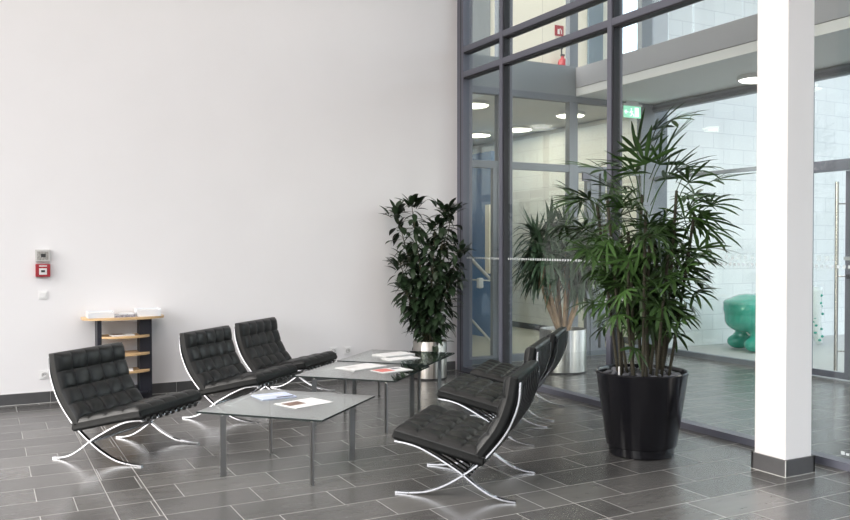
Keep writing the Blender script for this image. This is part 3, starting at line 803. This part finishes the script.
for k in range(22):
    a = k * 2.4; r = .03 + .19 * math.sqrt(k / 22); b = Vector((r * math.cos(a), r * math.sin(a), 0))
    top = b * rnd(1.2, 2.0) + Vector((rnd(-.04, .04), rnd(-.04, .04), rnd(.7, 1.5))); 
    pts = spline([b, b.lerp(top, .5) + Vector((rnd(-.03, .03), rnd(-.03, .03), 0)), top], 5)
    tube(bmS, pts, [.013] * len(pts), 6); canes.append(pts)
def leaf(base, hub, nb=7, L=.28, W=.034, spread=1.35, droop=.5, axis=None):
    base, hub = Vector(base), Vector(hub); mid = base.lerp(hub, .5) + Vector((0, 0, .04))
    tube(bmP, spline([base, mid, hub], 3), .0035, 4, False)
    fan(hub, axis or (hub - base + Vector((0, 0, -.05))), nb, L, W, spread, droop)
for pts in canes:
    n = len(pts) - 1; h = pts[-1].z
    for k in range(11):
        f = rnd(.35, 1) if k else 1; p = pts[int(f * n)]; a = rnd(0, 2 * PI); kz = .42 + .58 * min(1, p.z / 1.25)
        r = rnd(.10, .30) * kz; hd = Vector((math.cos(a), math.sin(a), 0))
        leaf(p, p + hd * r + Vector((0, 0, rnd(-.05, .22))), random.choice((5, 6, 7)), rnd(.24, .36) * kz, .026, rnd(1.1, 1.6), rnd(.3, 1.2))
# the leaves that draw the outline: (right, height above soil, depth) of the hub, axis (right, up)
def RV(a, b, c=0): return right * a + Vector((0, 0, b)) + fwd * c
for hx, hz, dp, ax, nb, L, sp in [
    (.52, 1.50, -.05, (.9, .35), 8, .31, 1.2), (.20, 1.80, -.05, (.6, .8), 6, .30, .75), (.10, 1.90, .0, (.2, .3), 6, .26, 1.2), (.22, 1.97, .0, (.6, .2), 6, .24, 1.2), (-.12, .45, -.12, (-.3, -.7), 6, .15, 1.2), (.02, .42, -.16, (.1, -.8), 7, .16, 1.2), (.14, .40, -.1, (.5, -.7), 6, .15, 1.2), (-.05, .68, -.18, (-.1, -.8), 7, .18, 1.3), (.12, .62, -.18, (.3, -.8), 7, .18, 1.3), (.10, 1.62, -.12, (.2, .6), 7, .28, 1.2), (-.10, 1.55, -.18, (-.5, .3), 7, .28, 1.3), (.28, 1.60, .08, (.7, .3), 7, .3, 1.2), (-.02, 1.75, .1, (.1, .8), 7, .26, 1.3), (-.2, 1.45, .1, (-.7, .4), 7, .28, 1.2), (.06, 1.80, .0, (.45, .55), 5, .28, .8), (-.16, 1.64, .0, (-.7, .1), 6, .26, 1.1),
    (-.30, 1.58, -.05, (-1, .25), 7, .30, 1.1), (-.42, 1.36, -.05, (-1, .25), 7, .27, 1.0), (-.46, 1.14, -.05, (-1, -.1), 7, .27, 1.2), (-.30, 1.05, -.15, (-.4, -.8), 7, .26, 1.2),
    (.40, 1.22, -.08, (.8, -.3), 8, .28, 1.2), (.30, 1.38, -.1, (.6, .1), 8, .27, 1.4), (.28, .98, -.1, (.8, -.3), 8, .25, 1.3), (.22, .72, -.1, (.9, -.3), 7, .2, 1.3),
    (.24, .52, -.05, (.8, -.6), 7, .18, 1.2), (-.22, .85, -.1, (-.6, -.5), 7, .2, 1.2), (-.14, .58, -.1, (-.7, -.4), 7, .16, 1.2),
    (.05, 1.15, -.22, (.1, -.5), 8, .25, 1.4), (-.1, 1.35, -.22, (-.3, .1), 8, .26, 1.4), (.1, .82, -.22, (.3, -.5), 8, .24, 1.4), (.12, 1.5, -.2, (.2, .4), 8, .28, 1.3),
    (-.08, .95, -.24, (-.4, -.4), 7, .24, 1.3), (.08, .6, -.24, (.1, -.6), 7, .22, 1.2), (-.02, 1.62, -.15, (-.3, .7), 7, .26, 1.2), (.3, .84, -.02, (.9, -.4), 7, .22, 1.2)]:
    base = RV(hx * .25, max(.3, hz - .28), dp * .4)
    leaf(base, RV(hx, hz, dp), nb, L * 1.22, .031, sp * 1.1, .32, RV(*ax, -.25))
link('foliage', bmL, M['leaf_palm'], t, True); link('canes', bmS, M['cane'], t, True); link('petioles', bmP, M['leaf_palm'], t, True)

# pebbles on the soil of the black planter
pm = []
for k in range(4):
    bm = bmesh.new(); bmesh.ops.create_icosphere(bm, subdivisions=2, radius=.5)
    for v in bm.verts: v.co *= 1 + .12 * math.sin(5 * v.co.x + k) * math.cos(4 * v.co.y + 2 * k)
    me = bpy.data.meshes.new('pebble'); bm.to_mesh(me); bm.free(); me.materials.append(M['pebble'])
    for p in me.polygons: p.use_smooth = True
    pm.append(me)
placed = []; tries = 0
while len(placed) < 64 and tries < 6000:
    tries += 1
    a = rnd(0, 2 * PI); r = .30 * math.sqrt(rnd(.02, .86)); s = rnd(.042, .062); x, y = r * math.cos(a), r * math.sin(a)
    if any((x - u) ** 2 + (y - v) ** 2 < ((s + w) * .46) ** 2 for u, v, w in placed): continue
    if any(min((x - p.x) ** 2 + (y - p.y) ** 2 for p in c_[:3]) < (s * .5 + .012) ** 2 for c_ in canes): continue
    placed.append((x, y, s))
    o = bpy.data.objects.new('pebble', pm[len(placed) % 4]); COL.objects.link(o)
    o.scale = (s, s * rnd(.7, .95), s * .62); o.rotation_euler = (0, 0, rnd(0, 6)); o.location = (PX + x, PY + y, .595 + .012 - .03 * r + s * .31 - .002)
    tag(o, 'dark grey river pebble lying on the soil of the black planter', 'pebble', 'pebbles in the black planter')

# ------------------------------------------------------------------ glazed animal sculptures in the court
def ell(bm, c, r, rot=(0, 0, 0), sub=3):
    g = bmesh.ops.create_icosphere(bm, subdivisions=sub, radius=1)
    Mx = Matrix.Translation(c) @ Matrix.Rotation(rot[2], 4, 'Z') @ Matrix.Rotation(rot[1], 4, 'Y') @ Matrix.Rotation(rot[0], 4, 'X') @ Matrix.Diagonal((*r, 1))
    for v in g['verts']: v.co = Mx @ v.co
    return bm
def blend(o, vox=.03):
    rm = o.modifiers.new('merge', 'REMESH'); rm.mode = 'VOXEL'; rm.voxel_size = vox; rm.use_smooth_shade = True
    sm = o.modifiers.new('soften', 'SMOOTH'); sm.iterations = 8; sm.factor = .6
    return o
t = thing('frog_sculpture', 'turquoise glazed animal sculpture with white belly on the court floor beside column', 'sculpture', (4.97, -.42, 0), math.radians(-20)); t.scale = (1.1, 1.1, 1.02)
bm = bmesh.new()
ell(bm, (.25, 0, .56), (.42, .34, .34)); ell(bm, (-.10, 0, .64), (.30, .32, .22), (0, -.15, 0)); ell(bm, (-.14, 0, .48), (.24, .29, .20)); ell(bm, (-.17, 0, .74), (.24, .29, .075), (0, -.1, 0)); ell(bm, (-.16, 0, .60), (.235, .29, .07), (0, .1, 0))
for x in (-.04, .42):
    for y in (-.2, .2): tube(bm, [(x + .05, y * .8, .5), (x, y * 1.1, .16)], .11, 12); ell(bm, (x - .03, y * 1.15, .12), (.18, .13, .12))
blend(link('body', bm, M['green'], t, True), .028)
link('belly', ell(bmesh.new(), (.26, -.03, .33), (.36, .30, .20)), M['gwhite'], t, True)
t = thing('spotted_sculpture', 'white glazed sculpture with green spots just right of the column', 'sculpture', (6.30, -.48, 0))
bm = bmesh.new(); tube(bm, spline([(-.05, 0, .95), (-.02, 0, .6), (.06, 0, .25), (.14, 0, .04)], 6), [.15, .15, .15, .14, .14, .13, .13, .12, .11, .10, .09, .09, .08, .07, .07, .06, .06, .05, .05], 16)
b_ = link('body', bm, M['gwhite'], t, True)
for k in range(14):
    z = .1 + .06 * k; a = -PI / 2 + rnd(-1.2, 1.2); rr = .06 + .09 * min(1, z / .9); cx = .12 - .19 * z
    link('spot', ell(bmesh.new(), (cx + rr * math.cos(a), rr * math.sin(a), z), (.026, .026, .022), sub=2), M['green'], b_, True)

# ------------------------------------------------------------------ light
w = bpy.data.worlds.new('world'); S.world = w; w.use_nodes = True; nt = w.node_tree
bg = nt.nodes['Background']; sky = nt.nodes.new('ShaderNodeTexSky'); sky.sky_type = 'NISHITA'
sky.sun_elevation = math.radians(38); sky.sun_rotation = math.radians(270); sky.sun_disc = False; sky.air_density = 1; sky.dust_density = 3.5; sky.ozone_density = 1
mxs = nt.nodes.new('ShaderNodeMix'); mxs.data_type = 'RGBA'; mxs.inputs[0].default_value = .62; bwn = nt.nodes.new('ShaderNodeRGBToBW')
nt.links.new(sky.outputs[0], bwn.inputs[0]); nt.links.new(sky.outputs[0], mxs.inputs[6]); nt.links.new(bwn.outputs[0], mxs.inputs[7]); nt.links.new(mxs.outputs[2], bg.inputs[0])   # hazy, mostly overcast sky
bg.inputs[1].default_value = .80

def portal(loc, rot, sx, sy):
    l = bpy.data.lights.new('daylight_portal', 'AREA'); l.shape = 'RECTANGLE'; l.size = sx; l.size_y = sy; l.cycles.is_portal = True
    o = bpy.data.objects.new('daylight_portal', l); COL.objects.link(o); o.location = loc; o.rotation_euler = rot
portal((XL - .3, -7.25, 3.2), (0, -PI / 2, 0), 6.4, 14)
portal((-5.5, YF - .3, 1.4), (PI / 2, 0, 0), 11.5, 2.6)
portal((8.5, -9.3, 8.4), (0, 0, 0), 9, 10.4)

def lamp(name, loc, size, power, col, rot=(0, 0, 0)):
    l = bpy.data.lights.new(name, 'AREA'); l.shape = 'DISK'; l.size = size; l.energy = power; l.color = col
    o = bpy.data.objects.new(name, l); COL.objects.link(o); o.location = loc; o.rotation_euler = rot
warm = (1, .90, .74)
for x, y in ((1.12, 1.45), (2.95, 4.3), (3.2, 3.3), (3.02, 1.55), (1.0, 6.0)): lamp('corridor_lamp', (x, y, 3.66), .4, 16, warm)
lamp('vestibule_lamp', (3.22, -1.95, 3.64), .5, 80, (1, .96, .88)); lamp('vestibule_lamp', (3.22, -5.2, 3.64), .5, 80, (1, .96, .88))
for x in (.9, 2.6): lamp('gallery_lamp', (x, 1.0, 7.6), .4, 32, warm)
for x in (-9, -5.5, -2):
    for y in (-3, -7, -11): lamp('hall_fill', (x, y, HH - .06), .5, 62, (1, .915, .86))  # unseen fill lights added overhead to brighten and warm the hall walls

S.view_settings.view_transform = 'Standard'; S.view_settings.look = 'None'; S.view_settings.gamma = 1; S.view_settings.use_curve_mapping = False
S.view_settings.exposure = 0.12
S.cycles.max_bounces = 10; S.cycles.diffuse_bounces = 5; S.cycles.glossy_bounces = 6; S.cycles.transparent_max_bounces = 24
S.cycles.sample_clamp_direct = 4; S.cycles.sample_clamp_indirect = 2.5; S.cycles.caustics_reflective = False; S.cycles.caustics_refractive = False
S.cycles.use_denoising = True
